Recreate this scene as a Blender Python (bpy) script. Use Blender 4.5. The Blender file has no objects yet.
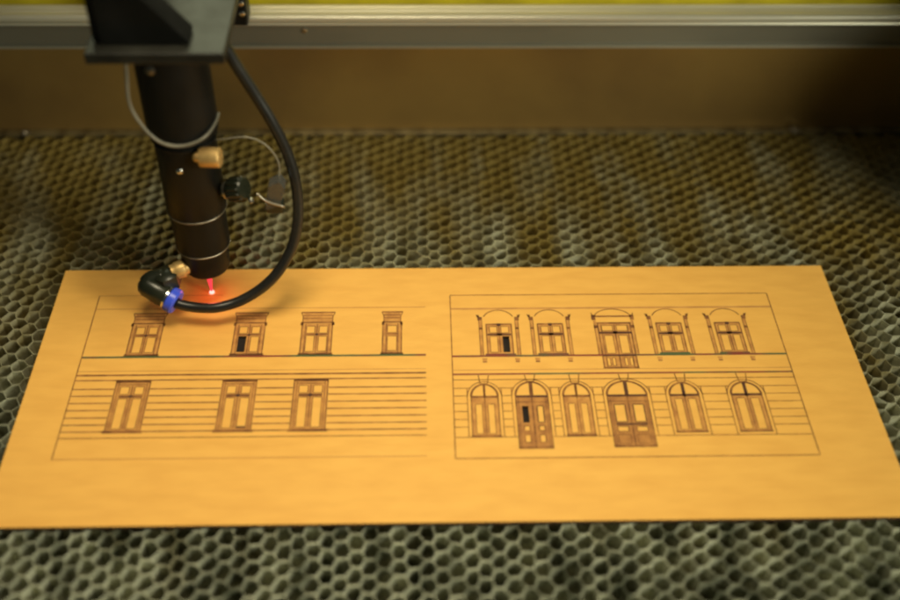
import bpy, bmesh, math, random
from mathutils import Vector, Matrix
random.seed(7)
sc = bpy.context.scene
C = sc.collection
MM = 0.001

# ------------------------------------------------------------------ camera
PITCH, YAW, ROLL = 0.74898, 0.034754, 0.016499
fwd = Vector((math.sin(YAW)*math.cos(PITCH), math.cos(YAW)*math.cos(PITCH), -math.sin(PITCH)))
rt = Vector((math.cos(YAW), -math.sin(YAW), 0)); up = rt.cross(fwd)
cr, sr = math.cos(ROLL), math.sin(ROLL)
r2 = cr*rt + sr*up; u2 = -sr*rt + cr*up
cam = bpy.data.cameras.new('camera'); camo = bpy.data.objects.new('camera', cam); C.objects.link(camo)
M = Matrix((r2, u2, -fwd)).transposed().to_4x4(); M.translation = Vector((-0.012372, -0.337958, 0.362143))
camo.matrix_world = M
cam.sensor_width = 36; cam.lens = 46; cam.clip_start = 0.01; cam.clip_end = 20
cam.dof.use_dof = True; cam.dof.focus_distance = 0.515; cam.dof.aperture_fstop = 3.6
sc.camera = camo

# ------------------------------------------------------------------ world and lamps
w = bpy.data.worlds.new('World'); sc.world = w; w.use_nodes = True
bg = w.node_tree.nodes['Background']; bg.inputs[0].default_value = (0.75, 0.85, 0.7, 1); bg.inputs[1].default_value = 0.036
def lamp(name, loc, target, size, power, col, size_y=None):
    l = bpy.data.lights.new(name, 'AREA'); l.energy = power; l.color = col; l.size = size
    if size_y: l.shape = 'RECTANGLE'; l.size_y = size_y
    o = bpy.data.objects.new(name, l); C.objects.link(o); o.location = loc
    o.rotation_euler = (Vector(target)-Vector(loc)).to_track_quat('-Z', 'Y').to_euler()
    return o
sl = bpy.data.lights.new('work_lamp', 'SPOT'); sl.energy = 13.3; sl.color = (1, 0.86, 0.58); sl.spot_size = math.radians(58); sl.spot_blend = 0.9; sl.shadow_soft_size = 0.12
so = bpy.data.objects.new('work_lamp', sl); C.objects.link(so); so.location = (-0.04, 0.0, 0.60)
so.rotation_euler = (Vector((-0.055, -0.015, 0))-so.location).to_track_quat('-Z', 'Y').to_euler()
lamp('room_light', (-0.10, 1.15, 0.82), (0, 0, 0), 0.7, 3.4, (0.97, 1.0, 0.62))
lamp('window_light', (0.72, -0.44, 0.42), (0, 0.02, 0), 0.26, 5.6, (1.0, 0.98, 0.76))
sc.view_settings.view_transform = 'Standard'; sc.view_settings.look = 'None'
sc.view_settings.exposure = 0; sc.view_settings.gamma = 1
sc.cycles.filter_width = 2.4

# ------------------------------------------------------------------ materials
def mat(name, col, rough=0.5, metal=0.0, noise=None, bump=0.0, bscale=400, rvar=0.0, spec=None, stretch=(1,1,1), aniso=0):
    """noise = (colour2, scale, low, high) blends a second colour in by noise."""
    m = bpy.data.materials.new(name); m.use_nodes = True
    nt = m.node_tree; b = nt.nodes['Principled BSDF']
    b.inputs['Base Color'].default_value = (*col, 1); b.inputs['Roughness'].default_value = rough; b.inputs['Metallic'].default_value = metal
    if spec is not None: b.inputs['Specular IOR Level'].default_value = spec
    if aniso: b.inputs['Anisotropic'].default_value = aniso
    tc = nt.nodes.new('ShaderNodeTexCoord'); mp = nt.nodes.new('ShaderNodeMapping'); mp.inputs['Scale'].default_value = stretch
    nt.links.new(tc.outputs['Object'], mp.inputs[0])
    if noise:
        c2, s, lo, hi = noise
        n = nt.nodes.new('ShaderNodeTexNoise'); n.inputs['Scale'].default_value = s; n.inputs['Detail'].default_value = 6
        nt.links.new(mp.outputs[0], n.inputs['Vector'])
        mr = nt.nodes.new('ShaderNodeMapRange'); mr.inputs[1].default_value = lo; mr.inputs[2].default_value = hi
        nt.links.new(n.outputs['Fac'], mr.inputs[0])
        mx = nt.nodes.new('ShaderNodeMix'); mx.data_type = 'RGBA'
        mx.inputs[6].default_value = (*col, 1); mx.inputs[7].default_value = (*c2, 1)
        nt.links.new(mr.outputs[0], mx.inputs[0]); nt.links.new(mx.outputs[2], b.inputs['Base Color'])
        if rvar:
            m2 = nt.nodes.new('ShaderNodeMapRange'); m2.inputs[3].default_value = rough-rvar; m2.inputs[4].default_value = rough+rvar
            nt.links.new(mr.outputs[0], m2.inputs[0]); nt.links.new(m2.outputs[0], b.inputs['Roughness'])
    if bump:
        n2 = nt.nodes.new('ShaderNodeTexNoise'); n2.inputs['Scale'].default_value = bscale; n2.inputs['Detail'].default_value = 4
        nt.links.new(mp.outputs[0], n2.inputs['Vector'])
        bp = nt.nodes.new('ShaderNodeBump'); bp.inputs['Strength'].default_value = bump; bp.inputs['Distance'].default_value = 0.0004
        nt.links.new(n2.outputs['Fac'], bp.inputs['Height']); nt.links.new(bp.outputs[0], b.inputs['Normal'])
    return m
def emit(name, col, s):
    m = bpy.data.materials.new(name); m.use_nodes = True; b = m.node_tree.nodes['Principled BSDF']
    b.inputs['Base Color'].default_value = (0, 0, 0, 1)
    b.inputs['Emission Color'].default_value = (*col, 1); b.inputs['Emission Strength'].default_value = s
    return m

BOARD = mat('board', (0.81, 0.440, 0.094), 0.55, noise=((0.735, 0.380, 0.077), 190, 0.36, 0.74), stretch=(0.3, 1, 1), bump=0.3, bscale=1100, spec=0.3)
EDGE = mat('burnt_edge', (0.035, 0.014, 0.006), 0.8, noise=((0.12, 0.05, 0.015), 250, 0.45, 0.75))
PANEDARK = mat('near_black', (0.010, 0.006, 0.005), 0.9, noise=((0.02, 0.012, 0.008), 300, 0.4, 0.7))
LBURN = mat('light_burn', (0.60, 0.285, 0.062), 0.8, noise=((0.40, 0.165, 0.038), 230, 0.38, 0.70), bump=0.4, bscale=1500)
BURN = mat('burn_line', (0.13, 0.042, 0.011), 0.85, noise=((0.38, 0.155, 0.035), 210, 0.42, 0.72), bump=0.4, bscale=1800)
FAINT = mat('faint_line', (0.44, 0.20, 0.050), 0.75, noise=((0.58, 0.28, 0.07), 90, 0.4, 0.7))
MBURN = mat('medium_burn', (0.50, 0.225, 0.05), 0.8, noise=((0.32, 0.125, 0.03), 230, 0.35, 0.7))
DBURN = mat('dark_burn', (0.055, 0.016, 0.008), 0.8, noise=((0.13, 0.045, 0.012), 200, 0.4, 0.7))
CLINE = mat('tinted_line', (0.21, 0.038, 0.020), 0.75, noise=((0.07, 0.10, 0.035), 34, 0.46, 0.54))
SCORCH = mat('scorch', (0.70, 0.355, 0.072), 0.65, noise=((0.80, 0.43, 0.092), 110, 0.42, 0.62))
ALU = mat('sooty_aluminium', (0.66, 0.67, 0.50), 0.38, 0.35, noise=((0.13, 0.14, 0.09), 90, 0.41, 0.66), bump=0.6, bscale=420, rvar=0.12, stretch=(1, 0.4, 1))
nt = ALU.node_tree; b = nt.nodes['Principled BSDF']        # amber smoke residue; rise toward the back also paints in warm far light
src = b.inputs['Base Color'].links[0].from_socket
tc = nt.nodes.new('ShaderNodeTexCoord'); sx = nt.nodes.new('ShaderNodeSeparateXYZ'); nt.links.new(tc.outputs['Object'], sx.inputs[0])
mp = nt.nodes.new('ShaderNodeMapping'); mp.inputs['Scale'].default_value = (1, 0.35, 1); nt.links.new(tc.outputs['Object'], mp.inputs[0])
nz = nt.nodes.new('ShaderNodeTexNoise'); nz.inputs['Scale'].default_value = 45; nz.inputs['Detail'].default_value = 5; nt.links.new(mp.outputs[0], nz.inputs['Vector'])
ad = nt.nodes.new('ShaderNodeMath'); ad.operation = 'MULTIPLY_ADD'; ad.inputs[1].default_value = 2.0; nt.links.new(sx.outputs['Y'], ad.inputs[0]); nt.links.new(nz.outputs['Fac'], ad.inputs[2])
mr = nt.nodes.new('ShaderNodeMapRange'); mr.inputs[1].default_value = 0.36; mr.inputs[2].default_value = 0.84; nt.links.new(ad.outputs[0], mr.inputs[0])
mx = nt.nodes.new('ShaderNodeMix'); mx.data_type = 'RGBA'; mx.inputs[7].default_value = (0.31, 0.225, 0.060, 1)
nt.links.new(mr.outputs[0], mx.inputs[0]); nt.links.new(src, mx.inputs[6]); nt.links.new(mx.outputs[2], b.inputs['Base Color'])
TRAY = mat('sooty_tray', (0.03, 0.026, 0.018), 0.8, noise=((0.06, 0.045, 0.02), 40, 0.4, 0.7))
BRUSH = mat('brushed_bar', (0.22, 0.175, 0.08), 0.42, 0.5, noise=((0.08, 0.055, 0.02), 90, 0.4, 0.65), bump=0.25, bscale=260, stretch=(1, 0.12, 1), rvar=0.08)
PANEL = mat('rear_panel', (0.37, 0.235, 0.070), 0.40, 0.45, noise=((0.22, 0.135, 0.045), 11, 0.38, 0.68), bump=0.05, bscale=120, rvar=0.06)
RAIL = mat('rail_aluminium', (0.78, 0.75, 0.60), 0.40, 0.6, noise=((0.58, 0.55, 0.42), 14, 0.4, 0.7), bump=0.05, bscale=300, stretch=(0.1, 1, 1), rvar=0.06)
RAILD = mat('rail_grey', (0.26, 0.25, 0.19), 0.5, 0.4, noise=((0.18, 0.17, 0.13), 20, 0.4, 0.7), stretch=(0.3, 1, 1))
YELLOW = mat('yellow_paint', (0.80, 0.66, 0.03), 0.5, noise=((0.50, 0.40, 0.02), 30, 0.4, 0.7))
BLACK = mat('black_anodised', (0.006, 0.006, 0.005), 0.48, 0.0, noise=((0.010, 0.010, 0.009), 60, 0.4, 0.7), bump=0.03, bscale=700, rvar=0.05, spec=0.2)
PLATE = mat('black_plate', (0.010, 0.010, 0.008), 0.42, 0.0, noise=((0.020, 0.020, 0.015), 55, 0.42, 0.7), bump=0.08, bscale=300, rvar=0.08, spec=0.45)
WORN = mat('worn_edge', (0.42, 0.38, 0.30), 0.35, 0.9, noise=((0.06, 0.055, 0.045), 90, 0.5, 0.7))
SILVER = mat('silver', (0.75, 0.73, 0.68), 0.22, 1.0)
BRASS = mat('brass', (0.86, 0.57, 0.22), 0.42, 0.55, noise=((0.62, 0.38, 0.13), 120, 0.4, 0.7))
RUBBER = mat('black_hose', (0.013, 0.013, 0.012), 0.33, noise=((0.022, 0.021, 0.018), 80, 0.4, 0.7), bump=0.03, bscale=500)
PLAST = mat('black_plastic', (0.012, 0.015, 0.009), 0.30, noise=((0.022, 0.024, 0.014), 90, 0.4, 0.7))
BLUE = mat('blue_plastic', (0.05, 0.10, 0.80), 0.32, noise=((0.06, 0.12, 0.85), 200, 0.4, 0.7))
GREYW = mat('grey_wire', (0.27, 0.25, 0.19), 0.40, 0.1, noise=((0.18, 0.165, 0.12), 120, 0.4, 0.7))
CLEAR = mat('clear_plastic', (0.22, 0.22, 0.20), 0.14); CLEAR.node_tree.nodes['Principled BSDF'].inputs['Transmission Weight'].default_value = 0.75
RED = emit('red_beam', (1.0, 0.04, 0.06), 1.5)
HOT = emit('hot_spot', (1.0, 0.40, 0.34), 2.2)

# ------------------------------------------------------------------ helpers
def link(name, me, parent=None, m=None):
    o = bpy.data.objects.new(name, me); C.objects.link(o)
    if parent: o.parent = parent
    for k in ([m] if m and not isinstance(m, (list, tuple)) else (m or [])): me.materials.append(k)
    return o
def mesh(name, V, F, m, parent=None, smooth=False, mi=None):
    me = bpy.data.meshes.new(name); me.from_pydata([tuple(v) for v in V], [], F); me.update()
    if smooth: me.polygons.foreach_set('use_smooth', [True]*len(F))
    if mi: me.polygons.foreach_set('material_index', mi)
    return link(name, me, parent, m)
def thing(name, label, cat, loc=(0, 0, 0)):
    o = bpy.data.objects.new(name, None); C.objects.link(o); o.location = loc; o.empty_display_size = 0.01
    o['label'] = label; o['category'] = cat
    return o
def box(name, lo, hi, m, parent=None, bev=0.0006, segs=2):
    bm = bmesh.new(); bmesh.ops.create_cube(bm, size=1)
    lo, hi = Vector(lo), Vector(hi)
    for v in bm.verts: v.co = Vector([(lo[i]+hi[i])/2 + v.co[i]*(hi[i]-lo[i]) for i in range(3)])
    if bev: bmesh.ops.bevel(bm, geom=bm.edges[:], offset=bev, segments=segs, profile=0.5, affect='EDGES')
    me = bpy.data.meshes.new(name); bm.to_mesh(me); bm.free()
    return link(name, me, parent, m)
def prism(name, pts, axis, a, b, m, parent=None, bev=0.0004):
    """extrude a closed 2-D outline along an axis ('X' pts are (y,z), 'Y' pts are (x,z), 'Z' pts are (x,y))"""
    def P(p, t): return {'X': (t, p[0], p[1]), 'Y': (p[0], t, p[1]), 'Z': (p[0], p[1], t)}[axis]
    bm = bmesh.new()
    A = [bm.verts.new(P(p, a)) for p in pts]; B = [bm.verts.new(P(p, b)) for p in pts]
    n = len(pts); bm.faces.new(A); bm.faces.new(B[::-1])
    for i in range(n): bm.faces.new((A[i], A[(i+1) % n], B[(i+1) % n], B[i]))
    bmesh.ops.recalc_face_normals(bm, faces=bm.faces)
    if bev: bmesh.ops.bevel(bm, geom=bm.edges[:], offset=bev, segments=2, profile=0.5, affect='EDGES')
    me = bpy.data.meshes.new(name); bm.to_mesh(me); bm.free()
    return link(name, me, parent, m)
def frame_of(d):
    d = d.normalized(); a = Vector((0, 0, 1)) if abs(d.z) < 0.9 else Vector((1, 0, 0))
    x = a.cross(d).normalized(); return x, d.cross(x)
def lathe(name, origin, axis, prof, m, parent=None, n=48, sharp=True):
    """prof = [(t along axis, radius)] ; closed by fans where radius is 0"""
    origin, axis = Vector(origin), Vector(axis).normalized(); x, y = frame_of(axis)
    V, F = [], []
    for t, r in prof:
        for k in range(n):
            a = 2*math.pi*k/n; V.append(origin + axis*t + (x*math.cos(a)+y*math.sin(a))*max(r, 1e-6))
    for i in range(len(prof)-1):
        for k in range(n):
            F.append((i*n+k, i*n+(k+1) % n, (i+1)*n+(k+1) % n, (i+1)*n+k))
    o = mesh(name, V, F, m, parent, True)
    o.data.set_sharp_from_angle(angle=math.radians(40))
    return o
def catmull(P, sub=10):
    P = [Vector(p) for p in P]; P = [2*P[0]-P[1]] + P + [2*P[-1]-P[-2]]; out = []
    for i in range(1, len(P)-2):
        for k in range(sub):
            t = k/sub; a, b, c, d = P[i-1:i+3]
            out.append(0.5*((2*b)+(c-a)*t+(2*a-5*b+4*c-d)*t*t+(3*b-a-3*c+d)*t**3))
    return out + [P[-2]]
def tube(name, P, r, m, parent=None, n=16, sub=10):
    P = catmull(P, sub); V, F = [], []
    x, y = frame_of(P[1]-P[0])
    for i, p in enumerate(P):
        d = (P[min(i+1, len(P)-1)]-P[max(i-1, 0)]).normalized()
        x = (x - d*x.dot(d)).normalized(); y = d.cross(x)
        for k in range(n):
            a = 2*math.pi*k/n; V.append(p + (x*math.cos(a)+y*math.sin(a))*r)
    for i in range(len(P)-1):
        for k in range(n): F.append((i*n+k, i*n+(k+1) % n, (i+1)*n+(k+1) % n, (i+1)*n+k))
    F.append(tuple(range(n))[::-1]); F.append(tuple(range((len(P)-1)*n, len(P)*n)))
    return mesh(name, V, F, m, parent, True)
def ring(name, c, R, r, m, parent=None, a0=0, a1=2*math.pi, axis=(0, 0, 1)):
    N = 40; pts = [Vector(c)+Vector((R*math.cos(a0+(a1-a0)*i/N), R*math.sin(a0+(a1-a0)*i/N), 0)) for i in range(N+1)]
    return tube(name, pts, r, m, parent, 8, 1)

# ------------------------------------------------------------------ the rear wall of the machine
o = box('wall_rear', (-0.5, 0.1945, -0.03), (0.5, 0.1985, 0.0640), PANEL, bev=0.0008); o['kind'] = 'structure'

# ------------------------------------------------------------------ honeycomb bed
BT = -0.002                                   # top of the honeycomb = underside of the board
bed = thing('honeycomb_bed', 'grey-green soot-stained aluminium honeycomb bed under the orange board', 'cutting bed', (0, 0, BT))
PX, PY, TH, DEEP = 11.04*MM, 7.6*MM, 0.42*MM, 14*MM
E0 = PX*0.165
I0, I1 = -33, 34
Y0, Y1 = -0.150, 0.1885
NROW = int((Y1-Y0)/(PY/2))
def jit(s): return random.uniform(-s, s)
# lattice of flat joints: joint (row k, column i); x at (i + (k%2)/2)*PX, y at Y0 + k*PY/2
joint = {}
def bend(x, y):          # slow waviness of the stretched foil
    return (0.9*MM*math.sin(x*21+y*34)+0.7*MM*math.sin(y*61-x*13), 0.8*MM*math.sin(x*27-y*17+1)+0.6*MM*math.sin(x*49+y*23))
for k in range(NROW+1):
    for i in range(I0, I1):
        x = (i+0.5*(k % 2))*PX; y = Y0+k*PY/2; bx, by = bend(x, y)
        g = 3.0 if random.random() < 0.06 else 1.0          # now and then a crushed cell
        joint[k, i] = (x+bx+jit(0.5*MM)*g, y+by+jit(0.38*MM)*g, E0*random.uniform(0.75, 1.2), jit(0.16), -abs(random.gauss(0, 0.35*MM)), jit(1.0*MM), jit(0.8*MM))
for k in range(NROW):
    path = []             # centre line of the strip between joint rows k (below) and k+1 (above)
    for i in range(I0, I1-1):
        seq = [(k, i, 1), (k+1, i, -1)] if k % 2 == 0 else [(k+1, i, -1), (k, i, 1)]
        for kk, ii, sgn in seq:
            x, y, e, sl, dz, lx, ly = joint[kk, ii]
            off = sgn*(TH/2+0.03*MM)
            path.append((x-e, y-sl*e+off, dz, lx, ly)); path.append((x+e, y+sl*e+off, dz, lx, ly))
    V, F = [], []
    n = len(path)
    for i, (x, y, dz, lx, ly) in enumerate(path):
        a = path[max(i-1, 0)]; b = path[min(i+1, n-1)]
        t1 = Vector((x-a[0], y-a[1], 0)); t2 = Vector((b[0]-x, b[1]-y, 0))
        t = ((t1.normalized() if t1.length else t2.normalized()) + (t2.normalized() if t2.length else t1.normalized())).normalized()
        nx, ny = -t.y, t.x
        h = TH/2; z = dz - 0.2*MM
        for s, zz in ((-h, -DEEP), (-h, -DEEP*0.4), (-h, z-0.5*MM), (-h*0.55, z-0.08*MM), (h*0.55, z-0.08*MM), (h, z-0.5*MM), (h, -DEEP*0.4), (h, -DEEP)):
            q = min(1, max(0, -zz/DEEP))**1.3
            V.append((x+nx*s+lx*q, y+ny*s+ly*q, zz))
    for i in range(n-1):
        for q in range(7): F.append((i*8+q, (i+1)*8+q, (i+1)*8+q+1, i*8+q+1))
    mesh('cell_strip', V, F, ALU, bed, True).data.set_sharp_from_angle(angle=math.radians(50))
box('tray', (-0.40, -0.20, -0.024), (0.41, 0.190, -0.0205), TRAY, bed)
bar = box('frame_ledge', (-0.42, 0.1890, -0.015), (0.43, 0.1944, -0.0002), BRUSH, bed, bev=0.0008)
for bx_, by_, r in ((0.196, 0.1905, 0.0022), (-0.228, 0.1900, 0.0016)):
    lathe('bolt', (bx_, by_, -0.0003), (0, 0, 1), [(0, r*1.6), (0.0005, r*1.6), (0.0006, r), (0.0016, r), (0.002, r*0.7), (0.002, 0)], WORN, bar, 20)

# ------------------------------------------------------------------ gantry rail across the back
rail = thing('gantry_rail', 'long pale aluminium gantry rail running across the top behind the laser head', 'rail', (0, 0.17, 0.065))
def rl(pts, name, m, par=rail, bev=0.0005): return prism(name, [(y-0.17, z-0.065) for y, z in pts], 'X', -0.5, 0.5, m, par, bev)
rl([(0.1925, 0.0500), (0.1940, 0.0500), (0.1940, 0.0660), (0.1935, 0.0660), (0.1935, 0.0512), (0.1925, 0.0509)], 'lower_flange', RAILD, bev=0.0002)
rl([(0.1918, 0.0492), (0.1939, 0.0492), (0.1939, 0.0499), (0.1918, 0.0499)], 'lower_lip', RAIL, bev=0.0002)
rl([(0.1866, 0.0659), (0.1985, 0.0659), (0.1985, 0.0684), (0.1950, 0.0698), (0.1935, 0.0690), (0.1872, 0.0716), (0.1852, 0.0708), (0.1848, 0.0690), (0.1856, 0.0675), (0.1850, 0.0664)], 'rail_profile', RAIL, bev=0.0003)
rl([(0.1986, 0.0660), (0.2000, 0.0660), (0.2000, 0.0701), (0.1986, 0.0701)], 'top_lip', RAIL, bev=0.0003)
lathe('screw', (-0.0715, 0.0236, -0.0062), (0, -1, 0), [(0, 0.0014), (0.0006, 0.0014), (0.0009, 0.0008), (0.0009, 0)], SILVER, rail, 20)
prism('shade_plate', [(0.034-0.17, -0.085), (0.215-0.17, -0.085), (0.215-0.17, 0.068), (0.06-0.17, 0.068), (0.034-0.17, 0.050)], 'X', 0.300, 0.305, RAILD, rail, 0.0008)  # unseen plate, added to shade the right end of the rear wall
yel = box('yellow_strip', (-0.5, 0.206, 0.04), (0.5, 0.210, 0.10), YELLOW, None, 0.0008)
yel['label'] = 'bright yellow painted strip behind the aluminium rail at the top edge'; yel['category'] = 'panel'

# ------------------------------------------------------------------ engraved board
W2_, H2_ = 180.0, 73.75
TK = 2.0
board = thing('engraved_board', 'thin orange wooden board engraved with two building facades, lying on the honeycomb', 'wooden board')
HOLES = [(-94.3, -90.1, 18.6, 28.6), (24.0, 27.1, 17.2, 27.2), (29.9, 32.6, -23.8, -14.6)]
def make_panel():
    xs = sorted({-W2_, W2_} | {h[0] for h in HOLES} | {h[1] for h in HOLES} | {-120, -60, 60, 120})
    ys = sorted({-H2_, H2_} | {h[2] for h in HOLES} | {h[3] for h in HOLES})
    V, F, MI, idx = [], [], [], {}
    def v(x, y, z):
        k = (x, y, z)
        if k not in idx: idx[k] = len(V); V.append((x*MM, y*MM, z*MM))
        return idx[k]
    def hole(i, j):
        cx, cy = (xs[i]+xs[i+1])/2, (ys[j]+ys[j+1])/2
        return any(a < cx < b and c < cy < d for a, b, c, d in HOLES)
    solid = {(i, j) for i in range(len(xs)-1) for j in range(len(ys)-1) if not hole(i, j)}
    for i, j in solid:
        a, b, c, d = xs[i], xs[i+1], ys[j], ys[j+1]
        F.append((v(a, c, 0), v(b, c, 0), v(b, d, 0), v(a, d, 0))); MI.append(0)
        F.append((v(a, d, -TK), v(b, d, -TK), v(b, c, -TK), v(a, c, -TK))); MI.append(0)
        for (di, dj, p, q) in ((-1, 0, (a, d), (a, c)), (1, 0, (b, c), (b, d)), (0, -1, (a, c), (b, c)), (0, 1, (b, d), (a, d))):
            if (i+di, j+dj) not in solid:
                F.append((v(*p, 0), v(*p, -TK), v(*q, -TK), v(*q, 0))); MI.append(1)
    return mesh('panel', V, F, [BOARD, EDGE], board, mi=MI)
make_panel()
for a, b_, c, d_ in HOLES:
    mesh('black_pane', [((a-0.2)*MM, (c-0.2)*MM, -1.3*MM), ((b_+0.2)*MM, (c-0.2)*MM, -1.3*MM), ((b_+0.2)*MM, (d_+0.2)*MM, -1.3*MM), ((a-0.2)*MM, (d_+0.2)*MM, -1.3*MM)], [(0, 1, 2, 3)], PANEDARK, board)  # near-black sheet closing each opening just below the board surface

# --- the burnt drawing: flat strips in board millimetres, one mesh per window, one per facade for the line work
MATS = [LBURN, FAINT, BURN, DBURN, CLINE, MBURN, SCORCH]; LB, FA, BU, DB, CL, MB, SC = range(7)
ZL = {SC: 0.02, LB: 0.04, MB: 0.045, FA: 0.06, BU: 0.08, DB: 0.10, CL: 0.09}
class Draw:
    def __init__(s): s.V, s.F, s.M = [], [], []
    def poly(s, pts, m):
        n = len(s.V); z = ZL[m]*MM
        s.V += [(x*MM, y*MM, z) for x, y in pts]; s.F.append(tuple(range(n, n+len(pts)))); s.M.append(m)
    def rect(s, x0, x1, y0, y1, m): s.poly([(x0, y0), (x1, y0), (x1, y1), (x0, y1)], m)
    def line(s, p, q, w, m):
        d = (Vector(q)-Vector(p)); d = d.normalized() if d.length else Vector((1, 0)); n = Vector((-d.y, d.x))*w/2; p, q = Vector(p), Vector(q)
        s.poly([p-n, q-n, q+n, p+n], m)
    def path(s, pts, w, m):
        for a, b in zip(pts, pts[1:]): s.line(a, b, w, m)
    def hl(s, x0, x1, y, w, m):          # horizontal line, broken into slightly uneven strokes
        s.rect(x0, x1, y-w/2, y+w/2, m)
        if w >= 0.5: s.rect(x0-0.2, x1+0.2, y-w/2-0.45, y+w/2+0.45, SC)      # scorched margin of a deep cut
    def frame(s, x0, x1, y0, y1, w, m):
        s.rect(x0, x1, y1-w/2, y1+w/2, m); s.rect(x0, x1, y0-w/2, y0+w/2, m)
        s.rect(x0-w/2, x0+w/2, y0+w/2, y1-w/2, m); s.rect(x1-w/2, x1+w/2, y0+w/2, y1-w/2, m)
    def arc(s, cx, cy, rx, ry, a0, a1, w, m, n=18):
        s.path([(cx+rx*math.cos(a0+(a1-a0)*i/n), cy+ry*math.sin(a0+(a1-a0)*i/n)) for i in range(n+1)], w, m)
    def build(s, name, parent): return mesh(name, s.V, s.F, MATS, parent, mi=s.M)
def fill_around(d, x0, x1, y0, y1, panes, m):
    """fill a rectangle except the panes: cut into a grid"""
    xs = sorted({x0, x1} | {p[0] for p in panes} | {p[1] for p in panes}); ys = sorted({y0, y1} | {p[2] for p in panes} | {p[3] for p in panes})
    for j in range(len(ys)-1):
        run = None
        for i in range(len(xs)-1):
            cx, cy = (xs[i]+xs[i+1])/2, (ys[j]+ys[j+1])/2
            ins = any(p[0] < cx < p[1] and p[2] < cy < p[3] for p in panes)
            if not ins: run = run or xs[i]
            if run is not None and (ins or i == len(xs)-2):
                d.rect(run, xs[i] if ins else xs[i+1], ys[j], ys[j+1], m); run = None

LW = 0.42
def upper_left(cx, hw, parent, hole=False):
    d = Draw(); cap = hw*1.12; one = hw < 5
    d.hl(cx-cap, cx+cap, 43.6, 0.7, BU); d.hl(cx-cap+0.9, cx+cap-0.9, 41.6, LW, BU); d.hl(cx-cap+1.2, cx+cap-1.2, 39.7, LW, BU)
    d.hl(cx-cap+0.3, cx+cap-0.3, 37.0, 0.8, BU)
    d.rect(cx-cap+1.0, cx+cap-1.0, 37.4, 43.2, LB)
    for s in (-1, 1):
        d.line((cx+s*cap, 43.6), (cx+s*(cap-0.9), 40.8), LW, BU); d.line((cx+s*(cap-0.9), 40.8), (cx+s*(cap-0.9), 37), LW, BU)
        d.rect(cx+s*(cap-0.6)-0.6, cx+s*(cap-0.6)+0.6, 35.2, 37.0, BU)
        d.rect(cx+s*hw-0.25, cx+s*hw+0.25, 17.2, 36.6, BU); d.rect(cx+s*(hw-1.6)-0.18, cx+s*(hw-1.6)+0.18, 17.4, 36, BU)
    g = 0.95
    if one: panes = [(cx-hw+2.1, cx+hw-2.1, 30.2, 34.6), (cx-hw+2.1, cx+hw-2.1, 18.8, 28.0)]
    else: panes = [(cx-hw+2.1, cx-g, 30.2, 34.6), (cx+g, cx+hw-2.1, 30.2, 34.6), (cx-hw+2.1, cx-g, 18.6, 28.6), (cx+g, cx+hw-2.1, 18.8, 28.2)]
    fill_around(d, cx-hw+0.3, cx+hw-0.3, 17.6, 36.4, panes, LB)
    for p in panes:
        if not (hole and p[0] < cx and p[3] < 30): d.frame(*p, 0.32, BU)
    d.hl(cx-hw+1.8, cx+hw-1.8, 29.4, 0.7, BU)
    if not one: d.rect(cx-0.2, cx+0.2, 18, 36, BU); d.rect(cx-0.7, cx+0.7, 28.7, 30.0, DB)
    d.hl(cx-hw-0.7, cx+hw+0.7, 17.4, 0.8, BU)
    return d.build('window_drawing', parent)
def lower_left(cx, parent, tilt=False):
    d = Draw(); hw = 7.2; g = 1.15
    panes = [(cx-5, cx-g, -6.0, -1.6), (cx+g, cx+5, -6.0, -1.6), (cx-5, cx-g, -25.2, -8.4), (cx+g, cx+5, -25.2, -8.4)]
    fill_around(d, cx-hw, cx+hw, -26.4, 1.4, panes, LB)
    for p in panes: d.frame(*p, 0.34, BU)
    if tilt: d.hl(cx+g, cx+5, -24.8, 1.0, DB)
    for s in (-1, 1):
        d.rect(cx+s*hw-0.25, cx+s*hw+0.25, -26, 1.2, BU); d.rect(cx+s*(hw-1.2)-0.15, cx+s*(hw-1.2)+0.15, -26, 1, BU)
    d.hl(cx-hw-0.2, cx+hw+0.2, 1.1, 0.7, BU); d.hl(cx-hw+1, cx+hw-1, -0.4, 0.4, BU)
    d.hl(cx-5, cx+5, -7.2, 1.2, BU); d.rect(cx-0.8, cx+0.8, -7.9, -6.3, DB); d.rect(cx-0.2, cx+0.2, -25, -1, BU)
    d.hl(cx-hw-1, cx+hw+1, -26.8, 1.3, BU)
    return d.build('window_drawing', parent)
def facade(label):
    f = bpy.data.objects.new('facade_drawing', None); C.objects.link(f); f.parent = board; f.empty_display_size = 0.01; f['label'] = label
    return f
def spans(x0, x1, gaps):
    out = []; x = x0
    for a, b in sorted(gaps):
        if a > x: out.append((x, a))
        x = max(x, b)
    if x < x1: out.append((x, x1))
    return out

fl = facade('left facade drawing with square-headed windows, still open at its right end')
G = [-135.2, -90.0, -59.5]
d = Draw(); XA, XB = -160.5, -10.3
d.rect(XA-0.22, XA+0.22, -41, 55.7, BU); d.hl(XA, -104, 55.7, 0.36, FA)
d.hl(XA, XB, 46.7, 0.42, FA); d.hl(XA, XB, 16.0, 1.05, CL); d.hl(XA, XB, 7.6, 0.35, FA); d.hl(XA, XB, 5.2, 0.85, BU); d.hl(XA, XB, 2.2, 0.6, BU)
gaps = [(c-7.6, c+7.6) for c in G]
for y in (-2.9, -6.8, -10.9, -14.9, -19.0, -22.9): 
    for a, b in spans(XA, XB, gaps): d.hl(a, b, y, 0.52, BU)
for a, b in spans(XA, XB, [(c-8.3, c+8.3) for c in G]): d.hl(a, b, -26.6, 0.55, BU)
d.hl(XA, XB, -30.0, 0.42, BU); d.hl(XA, XB, -41.0, 0.40, FA)
d.build('line_work', fl)
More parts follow.
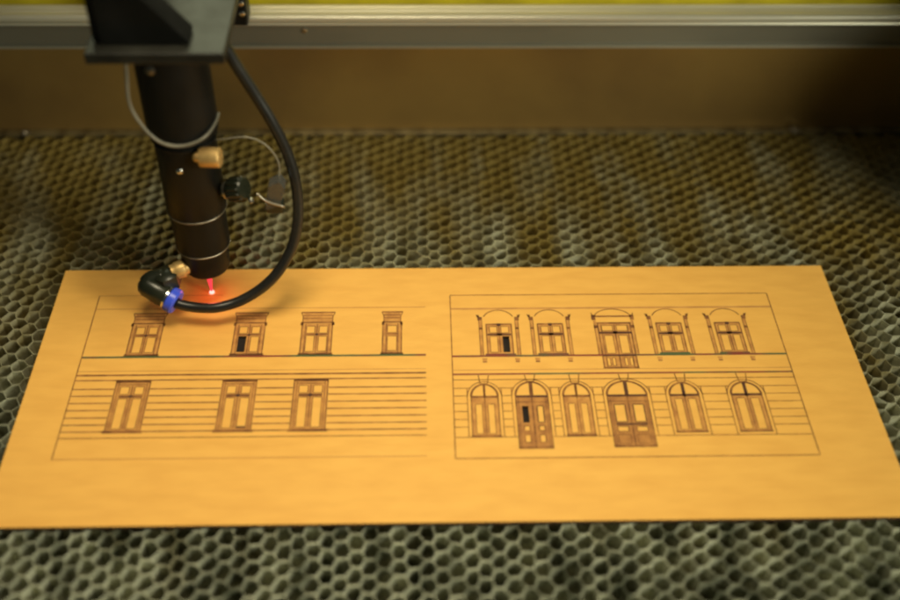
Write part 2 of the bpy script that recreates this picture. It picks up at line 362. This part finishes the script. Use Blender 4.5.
upper_left(-134.9, 6.8, fl); upper_left(-89.1, 6.7, fl, True); upper_left(-59.0, 6.8, fl); upper_left(-25.3, 4.2, fl)
lower_left(G[0], fl); lower_left(G[1], fl, True); lower_left(G[2], fl)

fr = facade('right facade drawing with arched ground floor windows, two doors and a balcony door')
d = Draw(); XA, XB = 1.2, 149.3
d.frame(XA, XB, -42.6, 54.5, 0.42, BU); d.hl(XA, XB, 45.3, 0.9, FA); d.hl(XA, XB, 14.9, 1.0, CL); d.hl(XA, XB, 6.5, 0.35, FA); d.hl(XA, XB, 4.0, 0.85, CL); d.hl(XA, XB, 0.7, 0.40, BU)
AR = [(14.4, 5.7, -30.9), (34.4, 6.8, -37.3), (53.6, 5.7, -30.9), (75.1, 8.5, -37.0), (99.6, 6.2, -29.6), (126.3, 6.5, -29.6)]
gaps = [(c-h-1.6, c+h+1.6) for c, h, _ in AR]
for y in (-4.2, -8.6, -13.0, -17.4, -21.8, -26.0):
    for a, b in spans(XA, XB, gaps if y < -5 else [(a+1.2, b-1.2) for a, b in gaps]): d.hl(a, b, y, 0.36, BU)
for a, b in spans(XA, XB, [(AR[1][0]-7, AR[1][0]+7), (AR[3][0]-8.7, AR[3][0]+8.7)]): d.hl(a, b, -31.5, 0.36, BU)
for c, h, _ in AR:                                   # quoin ends beside every opening
    for s in (-1, 1): d.rect(c+s*(h+1.6)-0.17, c+s*(h+1.6)+0.17, -31.4, -4.2, BU)
d.build('line_work', fr)
def upper_right(cx, hole=False):
    d = Draw(); hw = 5.7
    d.arc(cx, 36.9, 7.3, 7.3, 0.42, math.pi-0.42, 0.45, BU)
    for s in (-1, 1):
        d.path([(cx+s*9.9, 41.2), (cx+s*9.2, 39.6), (cx+s*7.4, 39.4)], 0.5, BU); d.rect(cx+s*8.4-1.0, cx+s*8.4+1.0, 37.4, 39.3, BU)
        d.rect(cx+s*8.2-0.8, cx+s*8.2+0.8, 31.6, 32.9, BU)
        d.rect(cx+s*8.9-0.15, cx+s*8.9+0.15, 15.4, 37.4, BU); d.rect(cx+s*7.5-0.15, cx+s*7.5+0.15, 15.4, 37.4, BU); d.rect(cx+s*8.2-0.5, cx+s*8.2+0.5, 15.4, 37.4, LB); d.rect(cx+s*9.2-0.5, cx+s*9.2+0.5, 39.4, 41.0, BU)
        d.poly([(cx+s*7.2-1.2, 13.6), (cx+s*7.2-0.7, 11.0), (cx+s*7.2+0.7, 11.0), (cx+s*7.2+1.2, 13.6)], LB); d.hl(cx+s*7.2-0.9, cx+s*7.2+0.9, 11.4, 0.5, BU)
        d.rect(cx+s*hw-0.25, cx+s*hw+0.25, 15.6, 35, BU)
    g = 0.9
    panes = [(cx-4.3, cx-g, 29.4, 33.4), (cx+g, cx+4.3, 29.4, 33.4), (cx-4.3, cx-g, 17.2, 27.2), (cx+1.3, cx+4.4, 17.2, 27.2)]
    fill_around(d, cx-hw, cx+hw, 15.6, 35.2, panes, LB)
    for p in panes:
        if not (hole and p[0] > cx and p[3] < 29): d.frame(*p, 0.3, BU)
    d.hl(cx-hw, cx+hw, 34.9, 0.8, BU); d.hl(cx-hw+0.4, cx+hw-0.4, 28.3, 1.2, DB); d.rect(cx-1.1, cx+1.1, 27.6, 29.3, DB); d.rect(cx-0.9, cx+0.9, 33.7, 35.4, DB)
    d.rect(cx-0.22, cx+0.22, 17, 34, BU); d.hl(cx-hw-1, cx+hw+1, 15.9, 0.9, CL)
    d.build('window_drawing', fr)
for c, h in ((22.75, True), (46.0, False), (99.9, False), (126.6, False)): upper_right(c, h)
def balcony_door(cx):
    d = Draw(); hw = 7.4
    d.arc(cx, 39.0, 8.2, 5.4, 0.2, math.pi-0.2, 0.5, BU)
    d.hl(cx-8.6, cx+8.6, 39.6, 0.8, BU); d.hl(cx-7.8, cx+7.8, 35.2, 0.9, BU)
    for s in (-1, 1):
        d.rect(cx+s*8.8-0.9, cx+s*8.8+0.9, 37.2, 40.6, BU); d.rect(cx+s*8.4-0.8, cx+s*8.4+0.8, 32, 33.8, BU)
        d.rect(cx+s*8.9-0.15, cx+s*8.9+0.15, 15.4, 37, BU); d.rect(cx+s*8.3-0.4, cx+s*8.3+0.4, 15.4, 37, LB); d.rect(cx+s*hw-0.3, cx+s*hw+0.3, 7, 35, BU); d.rect(cx+s*(hw-1.5)-0.2, cx+s*(hw-1.5)+0.2, 7, 34, BU)
        d.line((cx+s*9.6, 42), (cx+s*9, 40), 0.4, BU)
    g = 1.3
    panes = [(cx-5.8, cx-0.9, 30.2, 33.6), (cx+0.9, cx+5.8, 30.2, 33.6), (cx-5.2, cx-g, 15.9, 27.2), (cx+g, cx+5.2, 15.9, 27.2)]
    panes += [(cx+q-0.7, cx+q+0.7, 8.4, 13.2) for q in (-5, -2.7, 2.7, 5)]
    fill_around(d, cx-hw, cx+hw, 7.0, 35, panes, LB)
    for p in panes: d.frame(*p, 0.3, BU)
    d.hl(cx-hw, cx+hw, 28.9, 1.3, DB); d.rect(cx-1, cx+1, 28.2, 30, DB); d.hl(cx-hw, cx+hw, 14.6, 0.9, DB); d.hl(cx-hw-0.4, cx+hw+0.4, 7.2, 0.8, BU); d.rect(cx-0.25, cx+0.25, 7.5, 34, BU)
    d.build('balcony_door_drawing', fr)
balcony_door(75.0)
def arch_top(d, cx, h, top, spring):
    ry = top-spring
    d.arc(cx, spring, h, ry, 0, math.pi, 0.9, BU); d.arc(cx, spring, h+1.6, ry+1.6, 0, math.pi, 0.40, BU)
    d.rect(cx-0.6, cx+0.6, spring, top, LB)
    d.path([(cx-2.2, 3.4), (cx-1.6, top+0.5), (cx+1.6, top+0.5), (cx+2.2, 3.4)], 0.4, BU)
def arched_window(cx, h, bot):
    d = Draw(); arch_top(d, cx, h, -2.1, -9.0); dark = cx > 90
    panes = [(cx-h+1.7, cx-1.2, bot+1.2, -13.4 if not dark else -11.2), (cx+1.2, cx+h-1.7, bot+1.2, -13.4 if not dark else -11.2)]
    fill_around(d, cx-h, cx+h, bot, -9.0, panes, LB)
    for p in panes: d.frame(*p, 0.3, BU)
    for s in (-1, 1): d.rect(cx+s*h-0.25, cx+s*h+0.25, bot, -9, BU); d.line((cx, -9), (cx+s*h*0.05, -2.2), 0.5, BU)
    d.hl(cx-h, cx+h, -9.2, 1.2, DB if dark else BU); d.rect(cx-0.2, cx+0.2, bot, -9, BU); d.hl(cx-h-0.5, cx+h+0.5, bot, 0.8, BU)
    if dark: d.rect(cx-0.7, cx+0.7, -10.2, -2.4, DB)
    d.build('arched_window_drawing', fr)
for i in (0, 2, 4, 5): arched_window(*AR[i])
def arched_door(cx, h, bot, narrow):
    d = Draw(); arch_top(d, cx, h, -0.9, -8.7)
    if narrow:
        panes = [(29.9, 32.6, -23.8, -14.6), (36.2, 38.9, -23.8, -14.6)] + [(cx+s*3.1-1.2, cx+s*3.1+1.2, a, b) for s in (-1, 1) for a, b in ((-28.4, -25.6), (-34.6, -30.4))]
    else:
        panes = [(cx+s*4.0-2.3, cx+s*4.0+2.3, a, b) for s in (-1, 1) for a, b in ((-24.0, -14.2), (-29.2, -26.4))]
    fill_around(d, cx-h, cx+h, bot, -8.7, panes, MB)
    for k, p in enumerate(panes):
        if not (narrow and k == 0): d.frame(*p, 0.5, DB if p[3] > -20 else BU)
    for s in (-1, 1):
        d.rect(cx+s*h-0.3, cx+s*h+0.3, bot, -8.7, BU); d.rect(cx+s*(h-1)-0.15, cx+s*(h-1)+0.15, bot, -9, BU)
        if not narrow: d.frame(cx+s*4.0-2.6, cx+s*4.0+2.6, -35.6, -30.8, 0.4, BU)
    d.hl(cx-h, cx+h, -9.2, 1.2, DB); d.rect(cx-0.3, cx+0.3, bot, -9, BU); d.rect(cx-0.8, cx+0.8, -9, -1, DB if not narrow else BU)
    if not narrow: d.hl(cx-6.6, cx+6.6, -25.2, 1.0, DB)
    d.hl(cx-h-0.3, cx+h+0.3, -12.4, 0.4, BU); d.hl(cx-h-0.3, cx+h+0.3, bot, 1.0, BU)
    d.build('door_drawing', fr)
arched_door(*AR[1], True); arched_door(*AR[3], False)

# ------------------------------------------------------------------ laser head
AX, AY = -0.1091, 0.0573
head = thing('laser_head', 'black laser head with a brass screw and hose, pointing down at the board', 'laser head', (AX, AY, 0.0115))
def L(p): return Vector(p)-Vector((AX, AY, 0.0115))
Z = (0, 0, 1)
def cyl(name, prof, m, n=64): return lathe(name, L((AX, AY, 0)), Z, [(z*MM, r*MM) for z, r in prof], m, head, n)
tip = cyl('nozzle_tip', [(20, 1.6), (16.6, 2.6), (16.5, 8.6), (17.2, 9.8), (18.5, 10.4), (30.1, 10.9), (30.5, 10.4)], BLACK)
cyl('nozzle_body', [(30.5, 10), (30.5, 11.3), (31.1, 11.9), (50.7, 12.0), (51.1, 11.6)], BLACK)
cyl('lens_tube', [(50.9, 11), (50.9, 12.3), (51.5, 12.8), (90.4, 12.8), (92.0, 12.6)], BLACK)
cyl('upper_tube', [(91.6, 12), (91.6, 13.8), (92.4, 14.5), (134, 14.5)], BLACK)
for z, R in ((30.95, 11.75), (51.35, 12.68)): ring('worn_ring', L((AX, AY, z*MM)), R*MM, 0.42*MM, WORN, head)
ring('clamp_band', L((AX, AY, 0.0890)), 12.9*MM, 0.7*MM, BLACK, head)
# mounting plate, upright and gusset
plate = prism('mounting_plate', [tuple(L((x, y, 0))[:2]) for x, y in ((-0.1366, 0.0385), (-0.0848, 0.0385), (-0.0852, 0.150), (-0.1372, 0.150))], 'Z', L((0, 0, 0.1330)).z, L((0, 0, 0.1376)).z, PLATE, head, 0.0005)
prism('gusset', [tuple((L((x, 0, z)).x, L((x, 0, z)).z)) for x, z in ((-0.1315, 0.1377), (-0.0985, 0.1377), (-0.0985, 0.1400), (-0.1220, 0.1680), (-0.1315, 0.1740))], 'Y', L((0, 0.0445, 0)).y, L((0, 0.0560, 0)).y, BLACK, head, 0.0006)
box('upright', L((-0.1345, 0.0460, 0.1377)), L((-0.1170, 0.110, 0.230)), BLACK, head, 0.001)
car = box('carriage_block', L((-0.150, 0.1720, 0.0735)), L((-0.0965, 0.1840, 0.150)), BLACK, head, 0.001)
for zz in (0.0805, 0.0860): lathe('bolt', L((-0.0988, 0.1719, zz)), (0, -1, 0), [(0, 0.0016), (0.001, 0.0016), (0.0014, 0.001), (0.0014, 0)], SILVER, car, 18)
# screws
bs = lathe('brass_screw', L((-0.1012, 0.0445, 0.0865)), (1, -0.10, 0.03), [(0, 0), (0, 0.0039), (0.0004, 0.0042), (0.0080, 0.0042), (0.0084, 0.0038), (0.0086, 0)], BRASS, head, 40)
lathe('screw_tip', L((-0.1012, 0.0445, 0.0865)), (-1, 0.0, 0.0), [(-0.001, 0.0018), (0.0012, 0.0022), (0.0024, 0.0018), (0.003, 0.0009), (0.0031, 0)], BRASS, bs, 24)
lathe('set_screw', L((-0.1106, 0.0447, 0.0792)), (0.0, -1, 0.1), [(-0.001, 0.0013), (0.0004, 0.0013), (0.0009, 0.0008), (0.001, 0)], SILVER, head, 20)
lathe('set_screw', L((-0.1145, 0.0440, 0.1275)), (-0.2, -1, 0.1), [(-0.001, 0.0020), (0.0006, 0.0020), (0.0011, 0.0012), (0.0012, 0)], WORN, head, 20)
# clamp knob on the right of the tube
ka = Vector((-0.0975, 0.0545, 0.0615)); kb = Vector((-0.0838, 0.0495, 0.0668)); kd = (kb-ka).normalized()
kn = lathe('clamp_knob', L(ka), kd, [(-0.002, 0.0026), (0.0050, 0.0026), (0.0052, 0.0042), (0.0058, 0.0048), (0.0125, 0.0048), (0.0132, 0.0042), (0.0134, 0)], PLAST, head, 24)
for i in range(12):
    a = i*math.pi/6; fx, fy = frame_of(kd); p = ka + kd*0.0059 + (fx*math.cos(a)+fy*math.sin(a))*0.0048
    tube('grip_rib', [L(p), L(p+kd*0.003), L(p+kd*0.0065)], 0.00055, PLAST, kn, 6, 2)
lathe('knob_collar', L(ka), kd, [(0.0036, 0.0027), (0.0036, 0.0040), (0.0048, 0.0040), (0.0048, 0.0027)], WORN, kn, 24)
lathe('knob_pin', L(kb+Vector((0.0005, -0.0035, -0.004))), (0.3, -1, 0.3), [(-0.002, 0.0011), (0.0008, 0.0011), (0.0014, 0.0006), (0.0015, 0)], SILVER, kn, 16)
# wires
tube('grey_wire', [L(p) for p in ((-0.1232, 0.0460, 0.1345), (-0.1238, 0.0450, 0.1267), (-0.1245, 0.0425, 0.1135), (-0.1210, 0.0415, 0.1035), (-0.1160, 0.0415, 0.0965), (-0.1098, 0.0420, 0.0936), (-0.1035, 0.0432, 0.0938), (-0.0980, 0.0463, 0.0955), (-0.0948, 0.0525, 0.0975), (-0.0940, 0.0580, 0.0985))], 0.00070, GREYW, head, 12)
tube('sensor_wire', [L(p) for p in ((-0.0975, 0.0560, 0.0868), (-0.0930, 0.0550, 0.0878), (-0.0840, 0.0550, 0.0888), (-0.0775, 0.0550, 0.0862), (-0.0730, 0.0550, 0.0805), (-0.0712, 0.0545, 0.0740), (-0.0722, 0.0535, 0.0670))], 0.00032, GREYW, head, 10)
cl = prism('wire_clip', [tuple((L((x, 0, z)).x, L((x, 0, z)).z)) for x, z in ((-0.0790, 0.0540), (-0.0722, 0.0560), (-0.0690, 0.0660), (-0.0712, 0.0700), (-0.0762, 0.0672))], 'Y', L((0, 0.0500, 0)).y, L((0, 0.0560, 0)).y, CLEAR, head, 0.0006)
tube('clip_pin', [L(p) for p in ((-0.0812, 0.0492, 0.0640), (-0.0770, 0.0488, 0.0600), (-0.0700, 0.0490, 0.0570))], 0.00055, WORN, cl, 8, 4)
box('clip_plug', L((-0.0782, 0.0505, 0.0520)), L((-0.0708, 0.0565, 0.0565)), PLAST, cl, 0.0008)
# elbow fitting: brass thread, hex body, bent barrel, blue release collar
fit = lathe('elbow_fitting', L((-0.1252, 0.0465, 0.0185)), (-0.10, 0.0, 1), [(-0.004, 0.0), (-0.004, 0.0050), (-0.003, 0.0062), (0.0035, 0.0062), (0.0045, 0.0048), (0.0048, 0)], PLAST, head, 6)
th = lathe('brass_thread', L((-0.1225, 0.0478, 0.0215)), (0.78, 0.45, 0.02), [(-0.001, 0.0034), (0.001, 0.0036), (0.0016, 0.0040), (0.0050, 0.0040), (0.0056, 0.0032), (0.0100, 0.0032)], BRASS, fit, 24)
ba = Vector((-0.1345, 0.0445, 0.0170)); bb = Vector((-0.1236, 0.0398, 0.0125)); bd = (bb-ba).normalized()
lathe('barrel', L(ba), bd, [(-0.0030, 0), (-0.0028, 0.0026), (-0.0014, 0.0044), (0.0010, 0.0052), (0.0105, 0.0054), (0.0112, 0.0050), (0.0112, 0)], PLAST, fit, 32)
tube('elbow_neck', [L(ba+bd*0.001), L(ba+Vector((0.003, 0.0014, 0.001))), L((-0.1262, 0.0468, 0.0190))], 0.0048, PLAST, fit, 20, 6)
lathe('steel_band', L(ba), bd, [(0.0108, 0.0045), (0.0108, 0.00555), (0.0118, 0.00555), (0.0118, 0.0045)], SILVER, fit, 32)
lathe('blue_collar', L(ba), bd, [(0.0119, 0.003), (0.0119, 0.0054), (0.0124, 0.0059), (0.0152, 0.0059), (0.0160, 0.0052), (0.0158, 0.0026), (0.0145, 0.0025)], BLUE, fit, 36)
hose = [tuple(ba+bd*0.0125), tuple(ba+bd*0.0172), (-0.1125, 0.0372, 0.0098), (-0.1039, 0.0366, 0.0100), (-0.0952, 0.0388, 0.0108), (-0.0876, 0.041, 0.0137), (-0.0801, 0.043, 0.0190), (-0.0741, 0.046, 0.0252), (-0.0688, 0.050, 0.0339),
        (-0.0659, 0.053, 0.0439), (-0.0650, 0.056, 0.0553), (-0.0659, 0.058, 0.0672), (-0.0685, 0.060, 0.0788), (-0.0732, 0.061, 0.0921), (-0.0786, 0.062, 0.1041), (-0.0844, 0.062, 0.1171), (-0.0887, 0.062, 0.1275), (-0.0915, 0.062, 0.1335)]
tube('air_hose', [L(p) for p in hose], 0.00235, RUBBER, head, 20)

# ------------------------------------------------------------------ the lit pointer beam
beam = thing('laser_beam', 'short red laser beam ending in a white-hot spot on the board', 'laser beam', (AX, AY, 0.0003))
lathe('beam', (0, 0, 0), Z, [(0.0005, 0.0004), (0.006, 0.0009), (0.0115, 0.0016), (0.0160, 0.0023)], RED, beam, 20)
lathe('hot_spot', (0, 0, 0), Z, [(0, 0.0012), (0.0005, 0.0011), (0.0011, 0.0008), (0.0014, 0)], HOT, beam, 20)
pl = bpy.data.lights.new('beam_glow', 'POINT'); pl.energy = 0.0045; pl.color = (1, 0.16, 0.09); pl.shadow_soft_size = 0.002
po = bpy.data.objects.new('beam_glow', pl); C.objects.link(po); po.location = (AX+0.001, AY-0.004, 0.0120)
